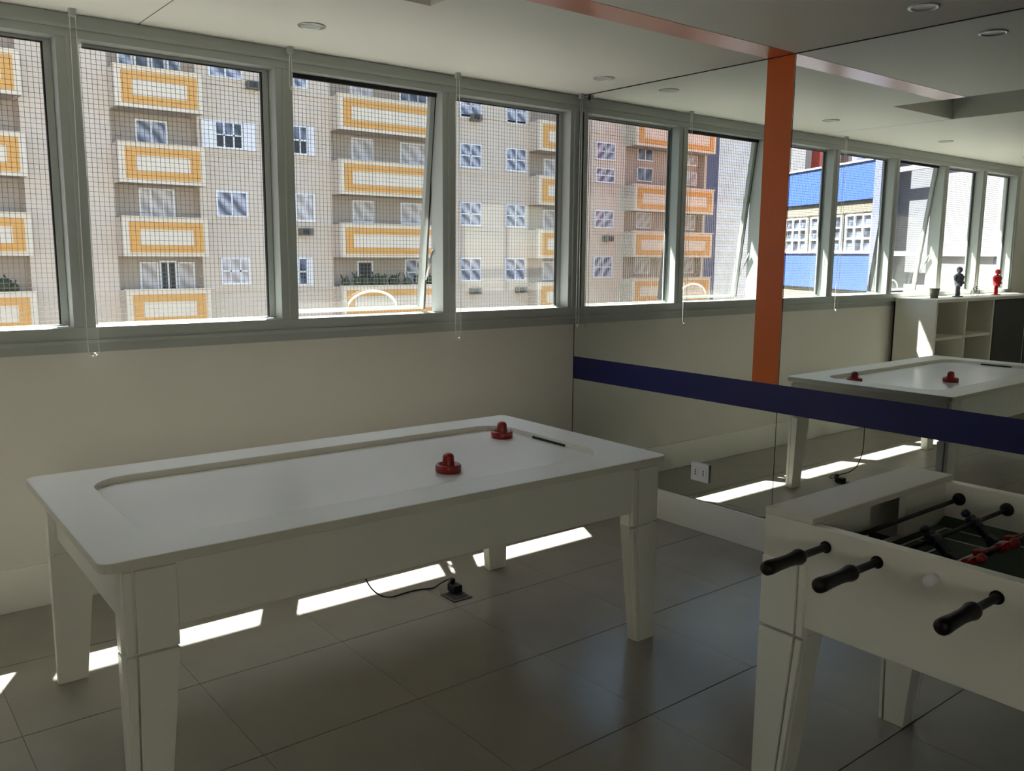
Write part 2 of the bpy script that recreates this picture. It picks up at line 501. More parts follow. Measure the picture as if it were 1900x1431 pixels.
# ================================================================ AIR HOCKEY TABLE
AX0, AX1, AY0, AY1, AZ = -3.325, -1.182, -1.852, -0.765, 0.762
cx, cy = (AX0 + AX1) / 2, (AY0 + AY1) / 2
cx, cy = -2.256, -1.325
ah = tag(empty('air_hockey_table', (cx, cy, 0), math.radians(-0.8)), 'long white air hockey table with tapered legs standing under the windows', 'table')
HW, HD = 1.053, 0.545
def rrect(hx, hy, r, n=8):
    P = []
    for (sx, sy, a0) in ((1, 1, 0), (-1, 1, 90), (-1, -1, 180), (1, -1, 270)):
        for k in range(n + 1):
            a = math.radians(a0 + 90 * k / n)
            P.append((sx * (hx - r) + r * math.cos(a), sy * (hy - r) + r * math.sin(a)))
    return P
def ring(name, outer, inner, z0, z1, mname, parent):
    n = len(outer)
    V = [(x, y, z1) for x, y in outer] + [(x, y, z1) for x, y in inner] + [(x, y, z0) for x, y in outer] + [(x, y, z0) for x, y in inner]
    mb = MB(); mb.v = V
    for k in range(n):
        j = (k + 1) % n
        mb.f += [(k, j, n + j, n + k), (2 * n + k, 3 * n + k, 3 * n + j, 2 * n + j), (k, 2 * n + k, 2 * n + j, j), (n + k, n + j, 3 * n + j, 3 * n + k)]
        mb.sm += [False] * 4
    return mb.build(name, mname, parent)
RIM = 0.165
top = ring('top_rim', rrect(HW, HD, 0.035), rrect(HW - RIM, HD - RIM, 0.13), AZ - 0.028, AZ, 'lacquer_top', ah)
bv = top.modifiers.new('bevel', 'BEVEL'); bv.width = 0.003; bv.segments = 2; bv.limit_method = 'ANGLE'; bv.angle_limit = math.radians(50)
pf = MB()
P_ = rrect(HW - RIM + 0.01, HD - RIM + 0.01, 0.13)
n = len(P_)
pf.v = [(x, y, AZ - 0.024) for x, y in P_] + [(x, y, AZ - 0.04) for x, y in P_]
pf.f = [tuple(range(n)), tuple(range(2 * n - 1, n - 1, -1))] + [(k, k + n, (k + 1) % n + n, (k + 1) % n) for k in range(n)]
pf.sm = [False] * len(pf.f)
pf.build('playfield', 'playfield', ah)
# goal slots at both ends
for sx in (-1, 1):
    xx = sx * (HW - RIM)
    MB().box(xx - 0.002, xx + 0.002, -0.11, 0.11, AZ - 0.0235, AZ - 0.013).build('goal_slot', 'gasket_shade', ah)
AB = 0.545
ap = MB()
ap.box(-HW + 0.05, HW - 0.05, -HD + 0.028, -HD + 0.046, AB, AZ - 0.028)
ap.build('apron', 'lacquer', ah, bevel=0.002)
MB().box(-HW + 0.05, HW - 0.05, HD - 0.046, HD - 0.028, AB, AZ - 0.028).build('apron', 'lacquer', ah, bevel=0.002)
MB().box(-HW + 0.075, -HW + 0.093, -HD + 0.05, HD - 0.05, AB, AZ - 0.028).build('apron', 'lacquer', ah, bevel=0.002)
MB().box(HW - 0.053, HW - 0.035, -HD + 0.05, HD - 0.05, AB, AZ - 0.028).build('apron', 'lacquer', ah, bevel=0.002)
MB().box(-HW + 0.1, HW - 0.06, -HD + 0.05, HD - 0.05, AB + 0.03, AB + 0.045).build('underside', 'lacquer', ah)

def table_leg(par, x, y, sx, sy, wx, wy, fx, fy, ztop, zk, mname, face_y=True, flip=1, zbot=0.0):
    """outer corner at (x, y); the leg grows inward along sx, sy. wx, wy top size; fx, fy foot size.
    strips sit beside the panel on the broad face."""
    leg = empty('leg', (x, y, 0)); leg.parent = par
    def q(u0, u1, v0, v1, z0, z1, tu0=None, tu1=None, tv0=None, tv1=None):
        # bottom rectangle u0..u1, v0..v1 ; top rectangle t*
        tu0 = u0 if tu0 is None else tu0; tu1 = u1 if tu1 is None else tu1
        tv0 = v0 if tv0 is None else tv0; tv1 = v1 if tv1 is None else tv1
        return [(sx * u0, sy * v0, z0), (sx * u1, sy * v0, z0), (sx * u1, sy * v1, z0), (sx * u0, sy * v1, z0),
                (sx * tu0, sy * tv0, z1), (sx * tu1, sy * tv0, z1), (sx * tu1, sy * tv1, z1), (sx * tu0, sy * tv1, z1)]
    core = MB()
    e = 0.012
    core.hexa(q(e, wx, e, wy, zk, ztop))
    core.hexa(q(e, fx, e, fy, zbot, zk - 0.0, e, wx, e, wy))
    c = core.build('leg_post', mname, leg, bevel=0.002)
    return leg, q

def leg_air(x, y, sx, sy):
    wx, wy, fx, fy = 0.142, 0.062, 0.095, 0.048
    zt, zk = AZ - 0.028, 0.49
    leg, q = table_leg(ah, x, y, sx, sy, wx, wy, fx, fy, zt, zk, 'lacquer')
    # front boards proud of the post: strip on the -x side, groove, wide panel
    # u runs inward from outer corner
    left_is_outer = sx > 0
    def span(frac0, frac1, W):
        a, b_ = frac0 * W, frac1 * W
        return (a, b_) if left_is_outer else (W - b_, W - a)
    g = 0.004
    for (a, b_, nm) in ((0.04, 0.20, 'leg_strip'), (0.24, 1.0, 'leg_panel')):
        t0, t1 = span(a, b_, wx)
        f0, f1 = span(a, b_, fx)
        mb = MB()
        mb.hexa(q(t0, t1, -0.004, 0.014, zk + g, zt - 0.012))
        mb.hexa(q(f0, f1, -0.004, 0.014, 0.0, zk - g, t0, t1, -0.004, 0.014))
        mb.build(nm, 'lacquer', leg, bevel=0.0015)
    # side boards
    mb = MB()
    mb.hexa(q(-0.004, 0.014, 0.02, wy, zk + g, zt - 0.012))
    mb.hexa(q(-0.004, 0.014, 0.02, fy, 0.0, zk - g, -0.004, 0.014, 0.02, wy))
    mb.build('leg_panel', 'lacquer', leg, bevel=0.0015)
    return leg
e_ = 0.006
for (x, y, sx, sy) in ((-HW + 0.052, -HD + 0.022, 1, 1), (HW - 0.034, -HD + 0.022, -1, 1), (-HW + 0.052, HD - 0.022, 1, -1), (HW - 0.034, HD - 0.022, -1, -1)):
    leg_air(x, y, sx, sy)

def pusher(x, y, label):
    p = tag(empty('air_hockey_pusher', (x, y, AZ - 0.0238)), label, 'pusher', 'air hockey pushers on the table')
    b0 = MB().lathe([(0.0, 0.0), (0.046, 0.0), (0.049, 0.004), (0.049, 0.024), (0.046, 0.029), (0.041, 0.030), (0.037, 0.024), (0.030, 0.018), (0.0, 0.018)], 32, cap=False)
    b0.build('base', 'red', p)
    MB().lathe([(0.026, 0.017), (0.0235, 0.030), (0.022, 0.048), (0.0215, 0.058), (0.018, 0.066), (0.010, 0.071), (0.0, 0.072)], 28, cap=False).build('knob', 'red', p)
    return p
pusher(-2.008, -1.50, 'red plastic air hockey pusher nearer the front edge of the white table')
pusher(-1.465, -1.13, 'red plastic air hockey pusher farther back, near the mirror end of the table')

# power cable and floor outlet
fo_ = tag(empty('floor_outlet', (-1.645, -1.03, 0.0)), 'square metal floor outlet plate with a black plug in it, under the table', 'outlet')
MB().box(-0.052, 0.052, -0.056, 0.056, 0.0, 0.004).build('plate', 'steel', fo_, bevel=0.001)
MB().box(-0.032, 0.032, -0.036, 0.036, 0.004, 0.0055).build('cover', 'gasket_shade', fo_)
cb = tag(empty('power_cable', (-2.05, -0.9, 0)), 'thin black power cable hanging from the table and plugged into the floor outlet', 'cable')
pts = [(0.0, 0.0, 0.572), (0.0, 0, 0.45), (0.0, 0, 0.30), (0.0, 0.0, 0.18), (0.03, 0, 0.10), (0.08, 0.0, 0.045), (0.15, 0.02, 0.012), (0.24, 0.04, 0.004), (0.31, 0.035, 0.004), (0.37, 0.01, 0.005), (0.41, 0.005, 0.02), (0.43, -0.03, 0.045), (0.432, -0.055, 0.055)]
def smooth(pts, n=5):
    P = [Vector(p) for p in pts]; out = []
    for i in range(len(P) - 1):
        p0, p1, p2, p3 = P[max(i - 1, 0)], P[i], P[i + 1], P[min(i + 2, len(P) - 1)]
        for k in range(n):
            t_ = k / n
            out.append(0.5 * ((2 * p1) + (-p0 + p2) * t_ + (2 * p0 - 5 * p1 + 4 * p2 - p3) * t_ ** 2 + (-p0 + 3 * p1 - 3 * p2 + p3) * t_ ** 3))
    out.append(P[-1]); return out
MB().tube(smooth(pts), 0.0035, 8).build('cord', 'black', cb)
pg = MB().box(0.405, 0.45, -0.115, -0.055, 0.006, 0.04)
pg.hexa([(0.412, -0.06, 0.012), (0.444, -0.06, 0.012), (0.444, -0.045, 0.03), (0.412, -0.045, 0.03), (0.416, -0.075, 0.06), (0.44, -0.075, 0.06), (0.438, -0.05, 0.062), (0.418, -0.05, 0.062)])
pg.build('plug', 'black', cb, bevel=0.004)

# ================================================================ FOOSBALL TABLE
FX0, FX1, FY1 = -1.822, -1.042, -2.772
FY0 = FY1 - 1.37
FZ = 0.852
fx, fy = (FX0 + FX1) / 2, (FY0 + FY1) / 2
fb = tag(empty('foosball_table', (fx, fy, 0)), 'white foosball table with black handles in front of the mirror', 'table')
FW, FD = (FX1 - FX0) / 2, (FY1 - FY0) / 2
TK = 0.036
BZ = 0.565
for sx in (-1, 1):
    a, b_ = (-FW, -FW + TK) if sx < 0 else (FW - TK, FW)
    MB().box(a, b_, -FD, FD, BZ, FZ).build('side_panel', 'lacquer', fb, bevel=0.003)
CAPW = 0.148
for sy in (1, -1):
    ya, yb = (FD - CAPW, FD) if sy > 0 else (-FD, -FD + CAPW)
    MB().box(-FW - 0.001, FW + 0.001, min(ya, yb), max(ya, yb), FZ, FZ + 0.018).build('end_cap', 'lacquer_top', fb, bevel=0.003)
    yo = sy * (FD - 0.012)
    MB().box(-FW + TK, FW - TK, yo - 0.012, yo + 0.012, BZ, FZ).build('end_panel', 'lacquer', fb)
    yi = sy * (FD - CAPW + 0.012)
    gp_ = MB()
    GX = 0.10
    gp_.box(-FW + TK, -GX, yi - 0.01, yi + 0.01, BZ + 0.02, FZ).box(GX, FW - TK, yi - 0.01, yi + 0.01, BZ + 0.02, FZ)
    gp_.box(-GX, GX, yi - 0.01, yi + 0.01, BZ + 0.02, 0.725)
    gp_.build('goal_wall', 'lacquer', fb)
    # goal pocket lining
    MB().box(-GX - 0.01, GX + 0.01, min(yi, yi + sy * 0.09), max(yi, yi + sy * 0.09), 0.70, 0.71).build('goal_pocket', 'black', fb)
MB().box(-FW + TK, FW - TK, -FD + CAPW, FD - CAPW, 0.70, 0.722).build('pitch', 'green', fb)
# sloped ball guides along the long sides
for sx in (-1, 1):
    xo = sx * (FW - TK); xi = sx * (FW - TK - 0.05)
    MB().hexa([(xo, -FD + CAPW, 0.722), (xi, -FD + CAPW, 0.722), (xi, FD - CAPW, 0.722), (xo, FD - CAPW, 0.722),
               (xo, -FD + CAPW, 0.742), (xo - sx * 0.004, -FD + CAPW, 0.742), (xo - sx * 0.004, FD - CAPW, 0.742), (xo, FD - CAPW, 0.742)]).build('side_ramp', 'green', fb)
mk = MB()
L = 0.0075
yl = FD - CAPW - 0.03
xw = FW - TK - 0.06
mk.box(-xw, xw, yl - L, yl, 0.7221, 0.7228).box(-xw, xw, -yl, -yl + L, 0.7221, 0.7228)
mk.box(-xw, -xw + L, -yl, yl, 0.7221, 0.7228).box(xw - L, xw, -yl, yl, 0.7221, 0.7228)
mk.box(-xw, xw, -L / 2, L / 2, 0.7221, 0.7228)
for sy in (-1, 1):
    y0_ = sy * yl; y1_ = sy * (yl - 0.17)
    mk.box(-0.19, 0.19, min(y1_, y1_ + L), max(y1_, y1_ + L), 0.7221, 0.7228)
    for sx in (-1, 1):
        mk.box(sx * 0.19 - L / 2, sx * 0.19 + L / 2, min(y0_, y1_), max(y0_, y1_), 0.7221, 0.7228)
    y2 = sy * (yl - 0.08)
    mk.box(-0.11, 0.11, y2 - L / 2, y2 + L / 2, 0.7221, 0.7228)
    for sx in (-1, 1):
        mk.box(sx * 0.11 - L / 2, sx * 0.11 + L / 2, min(y0_, y2), max(y0_, y2), 0.7221, 0.7228)
for k in range(40):
    a0, a1 = 2 * PI * k / 40, 2 * PI * (k + 1) / 40
    c0, s0, c1, s1 = math.cos(a0), math.sin(a0), math.cos(a1), math.sin(a1)
    R0, R1 = 0.095, 0.1025
    mk.hexa([(R0 * c0, R0 * s0, .7221), (R1 * c0, R1 * s0, .7221), (R1 * c1, R1 * s1, .7221), (R0 * c1, R0 * s1, .7221),
             (R0 * c0, R0 * s0, .7228), (R1 * c0, R1 * s0, .7228), (R1 * c1, R1 * s1, .7228), (R0 * c1, R0 * s1, .7228)])
mk.build('pitch_lines', 'chalk', fb)

def leg_foos(x, y, sx, sy):
    wx, wy, fx_, fy_ = 0.10, 0.135, 0.07, 0.080
    zt, zk = BZ + 0.17, 0.535
    leg, q = table_leg(fb, x, y, sx, sy, wx, wy, fx_, fy_, zt if False else BZ, zk, 'lacquer')
    g = 0.004
    # broad boards on the x face: wide panel outside, thin strip inside
    for (a, b_, nm) in ((0.0, 0.80, 'leg_panel'), (0.86, 1.0, 'leg_strip')):
        mb = MB()
        mb.hexa(q(-0.010, e_, a * wy, b_ * wy, zk + g, zt))
        mb.hexa(q(-0.010, e_, a * fy_, b_ * fy_, 0.0, zk - g, -0.010, e_, a * wy, b_ * wy))
        mb.build(nm, 'lacquer', leg, bevel=0.002)
    mb = MB()
    mb.hexa(q(0.0, wx, -0.004, e_, zk + g, BZ))
    mb.hexa(q(0.0, fx_, -0.004, e_, 0.0, zk - g, 0.0, wx, -0.004, e_))
    mb.build('leg_panel', 'lacquer', leg, bevel=0.0015)
for (x, y, sx, sy) in ((-FW, FD - 0.004, 1, -1), (FW, FD - 0.004, -1, -1), (-FW, -FD + 0.004, 1, 1), (FW, -FD + 0.004, -1, 1)):
    leg_foos(x, y, sx, sy)

# rods, handles, players
RZ = 0.805
def player_mesh(mname):
    mb = MB()
    # built hanging below the rod axis (origin on the rod)
    mb.box(-0.0125, 0.0125, -0.008, 0.008, -0.012, 0.022)
    mb.hexa([(-0.013, -0.007, -0.05), (0.013, -0.007, -0.05), (0.013, 0.007, -0.05), (-0.013, 0.007, -0.05), (-0.012, -0.008, -0.012), (0.012, -0.008, -0.012), (0.012, 0.008, -0.012), (-0.012, 0.008, -0.012)])
    mb.hexa([(-0.013, -0.015, -0.074), (0.013, -0.015, -0.074), (0.013, 0.015, -0.074), (-0.013, 0.015, -0.074), (-0.011, -0.008, -0.05), (0.011, -0.008, -0.05), (0.011, 0.008, -0.05), (-0.011, 0.008, -0.05)])
    mb.box(-0.018, 0.018, -0.006, 0.006, 0.002, 0.018)
    mb.ball((0, 0, 0.034), 0.012, 10)
    mb.lathe([(0.0125, -0.017), (0.0125, 0.017)], 12, (0, 0, 0), 'x')
    return mb
plist = [(1, 'dark', 1), (2, 'dark', 2), (3, 'red', 3), (4, 'dark', 4), (5, 'red', 4), (6, 'dark', 3), (7, 'red', 2), (8, 'red', 1)]
src = {}
for idx, team, cnt in plist:
    yr = (-2.96 - 0.1405 * (idx - 1)) - fy
    near = team == 'dark'
    rod = empty('rod', (0, yr, RZ)); rod.parent = fb
    d = -1 if near else 1
    mb = MB()
    out_n, out_f = 0.13, 0.02
    a = -(FW + (out_n if near else 0.03)); b_ = FW + (0.03 if near else 0.13)
    if near:
        mb.lathe([(0.0062, -(FW + 0.14)), (0.0062, FW + 0.02)], 12, (0, 0, 0), 'x')
    else:
        mb.lathe([(0.0062, -(FW + 0.02)), (0.0062, FW + 0.14)], 12, (0, 0, 0), 'x')
    mb.build('rod_bar', 'black' if near else 'rod', rod)
    # bushings inside both walls
    for sx in (-1, 1):
        MB().lathe([(0.020, -0.006), (0.020, 0.004), (0.012, 0.010), (0.009, 0.014)] if sx < 0 else [(0.009, -0.014), (0.012, -0.010), (0.020, -0.004), (0.020, 0.006)], 16, (sx * (FW - TK), 0, 0), 'x').build('bushing', 'black', rod)
        MB().lathe([(0.016, -0.003), (0.016, 0.003)], 16, (sx * FW, 0, 0), 'x').build('collar', 'black' if (sx < 0) == near else 'plate', rod)
    if near:
        # grip: thin sleeve, flare, tapered grip, rounded end
        prof = [(0.010, -FW - 0.004), (0.011, -FW - 0.012), (0.0092, -FW - 0.02), (0.0095, -FW - 0.09), (0.012, -FW - 0.105), (0.019, -FW - 0.115), (0.0205, -FW - 0.125),
                (0.0175, -FW - 0.14), (0.0155, -FW - 0.17), (0.0165, -FW - 0.21), (0.0185, -FW - 0.245), (0.0175, -FW - 0.258), (0.011, -FW - 0.266), (0.0, -FW - 0.267)]
        MB().lathe(prof, 20, (0, 0, 0), 'x', cap=False).build('handle', 'black', rod)
    else:
        prof = [(0.010, FW + 0.004), (0.0095, FW + 0.09), (0.019, FW + 0.115), (0.0205, FW + 0.125), (0.0155, FW + 0.17), (0.0185, FW + 0.245), (0.011, FW + 0.266), (0.0, FW + 0.267)]
        MB().lathe(prof, 20, (0, 0, 0), 'x', cap=False).build('handle', 'black', rod)
        MB().lathe([(0.013, -FW - 0.03), (0.0145, -FW - 0.018), (0.0145, -FW - 0.003)], 16, (0, 0, 0), 'x').build('end_knob', 'plate', rod)
    tilt = {1: 1.5, 2: -0.9, 3: 1.0, 4: -0.3, 5: 0.8, 6: 0.2, 7: -0.5, 8: 0.1}[idx]
    off = {1: -0.27, 2: 0.02, 3: -0.02, 4: 0.05, 5: 0.0, 6: -0.04, 7: 0.03, 8: 0.0}[idx]
    sp = {1: 0, 2: 0.24, 3: 0.19, 4: 0.15, 5: 0.15, 6: 0.19, 7: 0.24, 8: 0}[cnt and idx]
    for c_ in range(cnt):
        xx = off + (c_ - (cnt - 1) / 2) * sp
        key = team
        if key not in src:
            pl = player_mesh(team).build('player', 'player_red' if team == 'red' else 'player_dark', rod, bevel=0.002)
            src[key] = pl
            tag(pl, 'red player figure' if team == 'red' else 'dark blue player figure')
        else:
            pl = src[key].copy(); COL.objects.link(pl); pl.parent = rod
        pl.location = (xx, 0, 0); pl.rotation_euler = (tilt, 0, 0); pl.scale = (1.25, 1.15, 1.0)

# ================================================================ CEILING AND WINDOW FITTINGS
dl_src = None
dls = [(-2.03, -0.49, 'round recessed downlight above the second window from the mirror'),
       (-0.27, -0.505, 'round recessed downlight close to the mirror and the windows'),
       (-3.78, -0.49, 'round recessed downlight near the windows, outside the left of the photo'),
       (-0.31, -2.33, 'round recessed downlight near the mirror, over the foosball table'),
       (-5.5, -0.49, 'round recessed downlight above the white shelf unit')]
for (x, y, lab) in dls:
    r0 = tag(empty('downlight', (x, y, ZC)), lab, 'downlight', 'recessed ceiling downlights')
    if dl_src is None:
        a_ = MB().lathe([(0.060, 0.0), (0.060, -0.004), (0.048, -0.006), (0.044, -0.001)], 32, cap=False).build('trim_ring', 'chrome', r0)
        b2 = MB().lathe([(0.0, -0.0015), (0.045, -0.0015)], 32, cap=False).build('lens', 'lampglass', r0)
        dl_src = (a_, b2)
    else:
        for q in dl_src: copy_one(q, r0, (0, 0, 0))

def chain(x, y, zb, label, w_=0.018, n_beads=True):
    c = tag(empty('blind_chain', (x, y, ZC)), label, 'blind chain', 'blind pull chains at the window posts')
    MB().box(-0.014, 0.014, -0.010, 0.012, -0.03, 0.0).build('bracket', 'alu', c, bevel=0.002)
    P = [(-w_ * 0.5, 0, -0.02), (-w_ * 0.8, 0, -(ZC - zb) * 0.5)]
    d = ZC - zb
    P += [(-w_, 0, -d + 0.05)]
    for k in range(0, 9):
        a = PI + PI * k / 8
        P.append((w_ * math.cos(a), 0, -d + 0.02 + 0.02 * math.sin(a)))
    P += [(w_, 0, -d + 0.05), (w_ * 0.8, 0, -d * 0.5), (w_ * 0.5, 0, -0.02)]
    MB().tube(P, 0.0017, 6).build('cord_loop', 'bead', c)
    MB().lathe([(0.0, -0.012), (0.004, -0.011), (0.005, 0.0), (0.004, 0.011), (0.0, 0.012)], 10, (0.004, 0, -d + 0.004), cap=False).build('pull_bead', 'bead', c)
chain(-0.04, -0.075, 1.10, 'white bead chain loop hanging in the corner beside the mirror', 0.012)
chain(-0.975, -0.09, 1.065, 'white bead chain loop hanging at the right side of the tilted window')
chain(-1.935, -0.06, 2.33, 'very short white bead chain at the post left of the tilted window', 0.008)
chain(-2.90, -0.10, 1.10, 'white bead chain loop hanging on the wide post at the left of the photo', 0.022)

# ================================================================ SHELF UNIT (seen in the mirror)
SX1 = -3.985
SD, SZ = -0.43, 1.18
su = tag(empty('shelf_unit', (SX1, 0, 0)), 'low white open shelf unit along the window wall, seen in the mirror', 'shelf')
t_ = 0.03
W_ = 2.35
MB().box(-W_, 0, SD, -0.035, SZ - t_, SZ).build('top_board', 'shelf', su, bevel=0.002)
for u in (0.0, -0.575, -1.15, -1.9, -W_ + t_):
    MB().box(u - t_, u, SD + 0.004, -0.036, 0.06, SZ - t_).build('side_board', 'shelf', su)
MB().box(-W_, 0, -0.036 - 0.012, -0.036, 0.06, SZ - t_).build('back_board', 'shelf', su)
for zz in (0.82, 0.46, 0.06):
    for a, b_ in ((-0.575, -t_), (-1.15, -0.575 - t_)):
        MB().box(a, b_, SD + 0.012, -0.05, zz - 0.012, zz + 0.012).build('shelf_board', 'shelf', su)
for a, b_ in ((-1.9, -1.15 - t_), (-W_ + t_, -1.9 - t_)):
    MB().box(a, b_, SD - 0.004, SD + 0.02, 0.2, SZ - t_ - 0.002).build('black_panel', 'screen', su)
MB().box(-W_, 0, SD + 0.03, -0.05, 0.0, 0.06).build('plinth', 'shelf', su)

def figurine(x, y, mname, label, s=1.0):
    f = tag(empty('figurine', (x, y, SZ)), label, 'figurine', 'ornaments on the shelf unit')
    b1 = MB()
    b1.lathe([(0.045 * s, 0), (0.045 * s, 0.01 * s), (0.015 * s, 0.014 * s)], 16)
    b1.build('base', mname, f)
    lg = MB()
    for sx in (-1, 1):
        lg.tube([(sx * 0.022 * s, 0, 0.01 * s), (sx * 0.02 * s, 0.004, 0.06 * s), (sx * 0.018 * s, 0, 0.115 * s)], 0.013 * s, 8)
    lg.build('legs', mname, f)
    bd = MB()
    bd.lathe([(0.0, 0.09 * s), (0.03 * s, 0.095 * s), (0.034 * s, 0.12 * s), (0.042 * s, 0.16 * s), (0.046 * s, 0.185 * s), (0.03 * s, 0.205 * s), (0.012 * s, 0.215 * s), (0.012 * s, 0.225 * s)], 16, cap=False)
    for sx in (-1, 1):
        bd.tube([(sx * 0.045 * s, 0, 0.19 * s), (sx * 0.065 * s, 0.0, 0.155 * s), (sx * 0.055 * s, -0.02 * s, 0.12 * s)], 0.012 * s, 8)
    bd.build('body', mname, f)
    MB().ball((0, 0, 0.245 * s), 0.027 * s, 14, 1.1).build('head', mname, f)
    return f
figurine(-4.78, -0.24, 'figure_grey', 'small grey standing figurine on top of the shelf unit, in the mirror', 1.05)
figurine(-5.62, -0.24, 'figure_red', 'small bright red standing figurine on top of the shelf unit, in the mirror', 0.95)
pt = tag(empty('pot', (-4.27, -0.26, SZ)), 'small grey-green pot at the near end of the shelf unit', 'pot', 'ornaments on the shelf unit')
MB().lathe([(0.0, 0.0), (0.034, 0.0), (0.045, 0.085), (0.047, 0.09), (0.042, 0.09), (0.034, 0.02), (0.0, 0.02)], 20, cap=False).build('vessel', 'pot', pt)
MB().lathe([(0.0, 0.07), (0.040, 0.07)], 20, cap=False).build('soil', 'gasket_shade', pt)
gs_ = tag(empty('toy_bicycle', (-5.15, -0.24, SZ)), 'small wire toy bicycle ornament between the two figurines', 'ornament', 'ornaments on the shelf unit')
def wheel(x):
    P = [(x + 0.035 * math.cos(2 * PI * k / 20), 0, 0.037 + 0.035 * math.sin(2 * PI * k / 20)) for k in range(21)]
    MB().tube(P, 0.003, 6).build('wheel', 'rod', gs_)
wheel(-0.055); wheel(0.055)
MB().tube([(-0.055, 0, 0.037), (-0.02, 0, 0.085), (0.04, 0, 0.085), (0.0, 0, 0.035), (-0.02, 0, 0.085)], 0.003, 6).tube([(0.055, 0, 0.037), (0.035, 0, 0.11), (0.05, 0, 0.115)], 0.003, 6).build('frame', 'rod', gs_)
MB().box(-0.035, -0.008, -0.006, 0.006, 0.09, 0.098).build('saddle', 'black', gs_)

# ================================================================ OUTSIDE
GZ = -12.0
tag(MB().box(-90, 70, 0.3, 80, GZ - 0.3, GZ).build('street', 'asphalt'), 'grey street far below the windows', kind='structure')

FYW = 30.8           # facade wall plane
FYB = 30.0           # balcony front plane
FLOORS = [10.84, 8.15, 5.47, 2.79, 0.10, -2.59]
bld = tag(empty('apartment_building', (0, FYW, GZ)), 'beige apartment block with mustard-banded balconies across the street', 'building')
OZ = -GZ
def fbox(name, m_, x0, x1, y0, y1, z0, z1, par=None):
    return MB().box(x0, x1, y0 - FYW, y1 - FYW, z0 + OZ, z1 + OZ).build(name, m_, par or bld)
BALC = [(-21.5, -15.9), (-9.8, -6.65), (-0.97, 2.18), (5.15, 8.3), (14.0, 19.6), (25.05, 30.8)]
BALM = [(-38.8, -32.0)]
TOPZ = 17.5
segs = []
xs = sorted([b_ for b_ in BALC + BALM])
cur = -39.0
for a, b_ in xs:
    if a > cur + 0.01: segs.append((cur, a))
    cur = b_
segs.append((cur, 36.0))
for a, b_ in segs:
    fbox('wall', 'facade', a, b_, FYW, FYW + 1.2, GZ, TOPZ)
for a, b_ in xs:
    fbox('recess_wall', 'facade_shaded', a, b_, FYW + 0.5, FYW + 0.7, GZ, TOPZ)
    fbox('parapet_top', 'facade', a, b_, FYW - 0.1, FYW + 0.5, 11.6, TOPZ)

def fwindow(x0, x1, z0, z1, y, pane='pane_grey_reflect', cols=2, rows=2, open_=None, shutters=False, fr=0.07, half_dark=False):
    """window with white frame, muntins, panes; shutters fold out to the sides"""
    wn = fbox('window', 'fwhite', x0, x1, y - 0.02, y - 0.015, z0, z1)
    mb = MB()
    def bb(a, b_, c, d, y0=-0.10, y1=0.0):
        mb.box(a, b_, y + y0 - FYW, y + y1 - FYW, c + OZ, d + OZ)
    bb(x0, x1, z1 - fr, z1); bb(x0, x1, z0, z0 + fr); bb(x0, x0 + fr, z0 + fr, z1 - fr); bb(x1 - fr, x1, z0 + fr, z1 - fr)
    for c in range(1, cols):
        xx = x0 + (x1 - x0) * c / cols; bb(xx - 0.03, xx + 0.03, z0 + fr, z1 - fr, -0.08)
    for r in range(1, rows):
        zz = z0 + (z1 - z0) * r / rows; bb(x0 + fr, x1 - fr, zz - 0.03, zz + 0.03, -0.08)
    mb.build('window_frame', 'fwhite', wn)
    if half_dark:
        zm = (z0 + z1) / 2
        fbox('pane', 'pane_dark', x0 + fr, x1 - fr, y - 0.06, y - 0.045, zm, z1 - fr, wn)
        fbox('pane', 'dark', x0 + fr, x1 - fr, y - 0.055, y - 0.04, z0 + fr, zm, wn)
    else:
        fbox('pane', pane, x0 + fr, x1 - fr, y - 0.06, y - 0.045, z0 + fr, z1 - fr, wn)
    if shutters:
        w0 = (x1 - x0) * 0.45
        for a, b_ in ((x0 - w0, x0 - 0.02), (x1 + 0.02, x1 + w0)):
            sm_ = MB()
            sm_.box(a, b_, y - 0.13 - FYW, y - 0.07 - FYW, z0 + OZ, z1 + OZ)
            nsl = 9
            for k in range(nsl):
                zc = z0 + 0.1 + (z1 - z0 - 0.2) * (k + 0.5) / nsl
                sm_.box(a + 0.06, b_ - 0.06, y - 0.15 - FYW, y - 0.13 - FYW, zc - 0.035 + OZ, zc + 0.02 + OZ)
            sm_.build('shutter', 'fwhite', wn)
    return wn

def balcony(x0, x1, zt, variant=0):
    h = 1.42
    zb = zt - h
    bc = fbox('balcony', 'parapet', x0, x1, FYB, FYB + 0.14, zb, zt)
    sd_ = MB()
    for a, b_ in ((x0, x0 + 0.14), (x1 - 0.14, x1)):
        sd_.box(a, b_, FYB + 0.14 - FYW, FYW + 0.5 - FYW, zb + OZ, zt + OZ)
    sd_.build('side_wall', 'facade', bc)
    fbox('floor_slab', 'facade_shaded', x0 + 0.14, x1 - 0.14, FYB + 0.14, FYW + 0.5, zb, zb + 0.16, bc)
    # mustard ring
    mb = MB()
    mz, mx_ = 0.15, 0.22
    bw, bh = 0.36, 0.27
    X0_, X1_, Z0_, Z1_ = x0 + mx_, x1 - mx_, zb + mz, zt - mz
    def bb(a, b_, c, d):
        mb.box(a, b_, FYB - 0.035 - FYW, FYB - FYW, c + OZ, d + OZ)
    bb(X0_, X1_, Z1_ - bh, Z1_); bb(X0_, X1_, Z0_, Z0_ + bh); bb(X0_, X0_ + bw, Z0_ + bh, Z1_ - bh); bb(X1_ - bw, X1_, Z0_ + bh, Z1_ - bh)
    mb.build('mustard_band', 'mustard', bc)
    fbox('coping', 'parapet', x0 - 0.04, x1 + 0.04, FYB - 0.05, FYB + 0.18, zt, zt + 0.05, bc)
    return bc
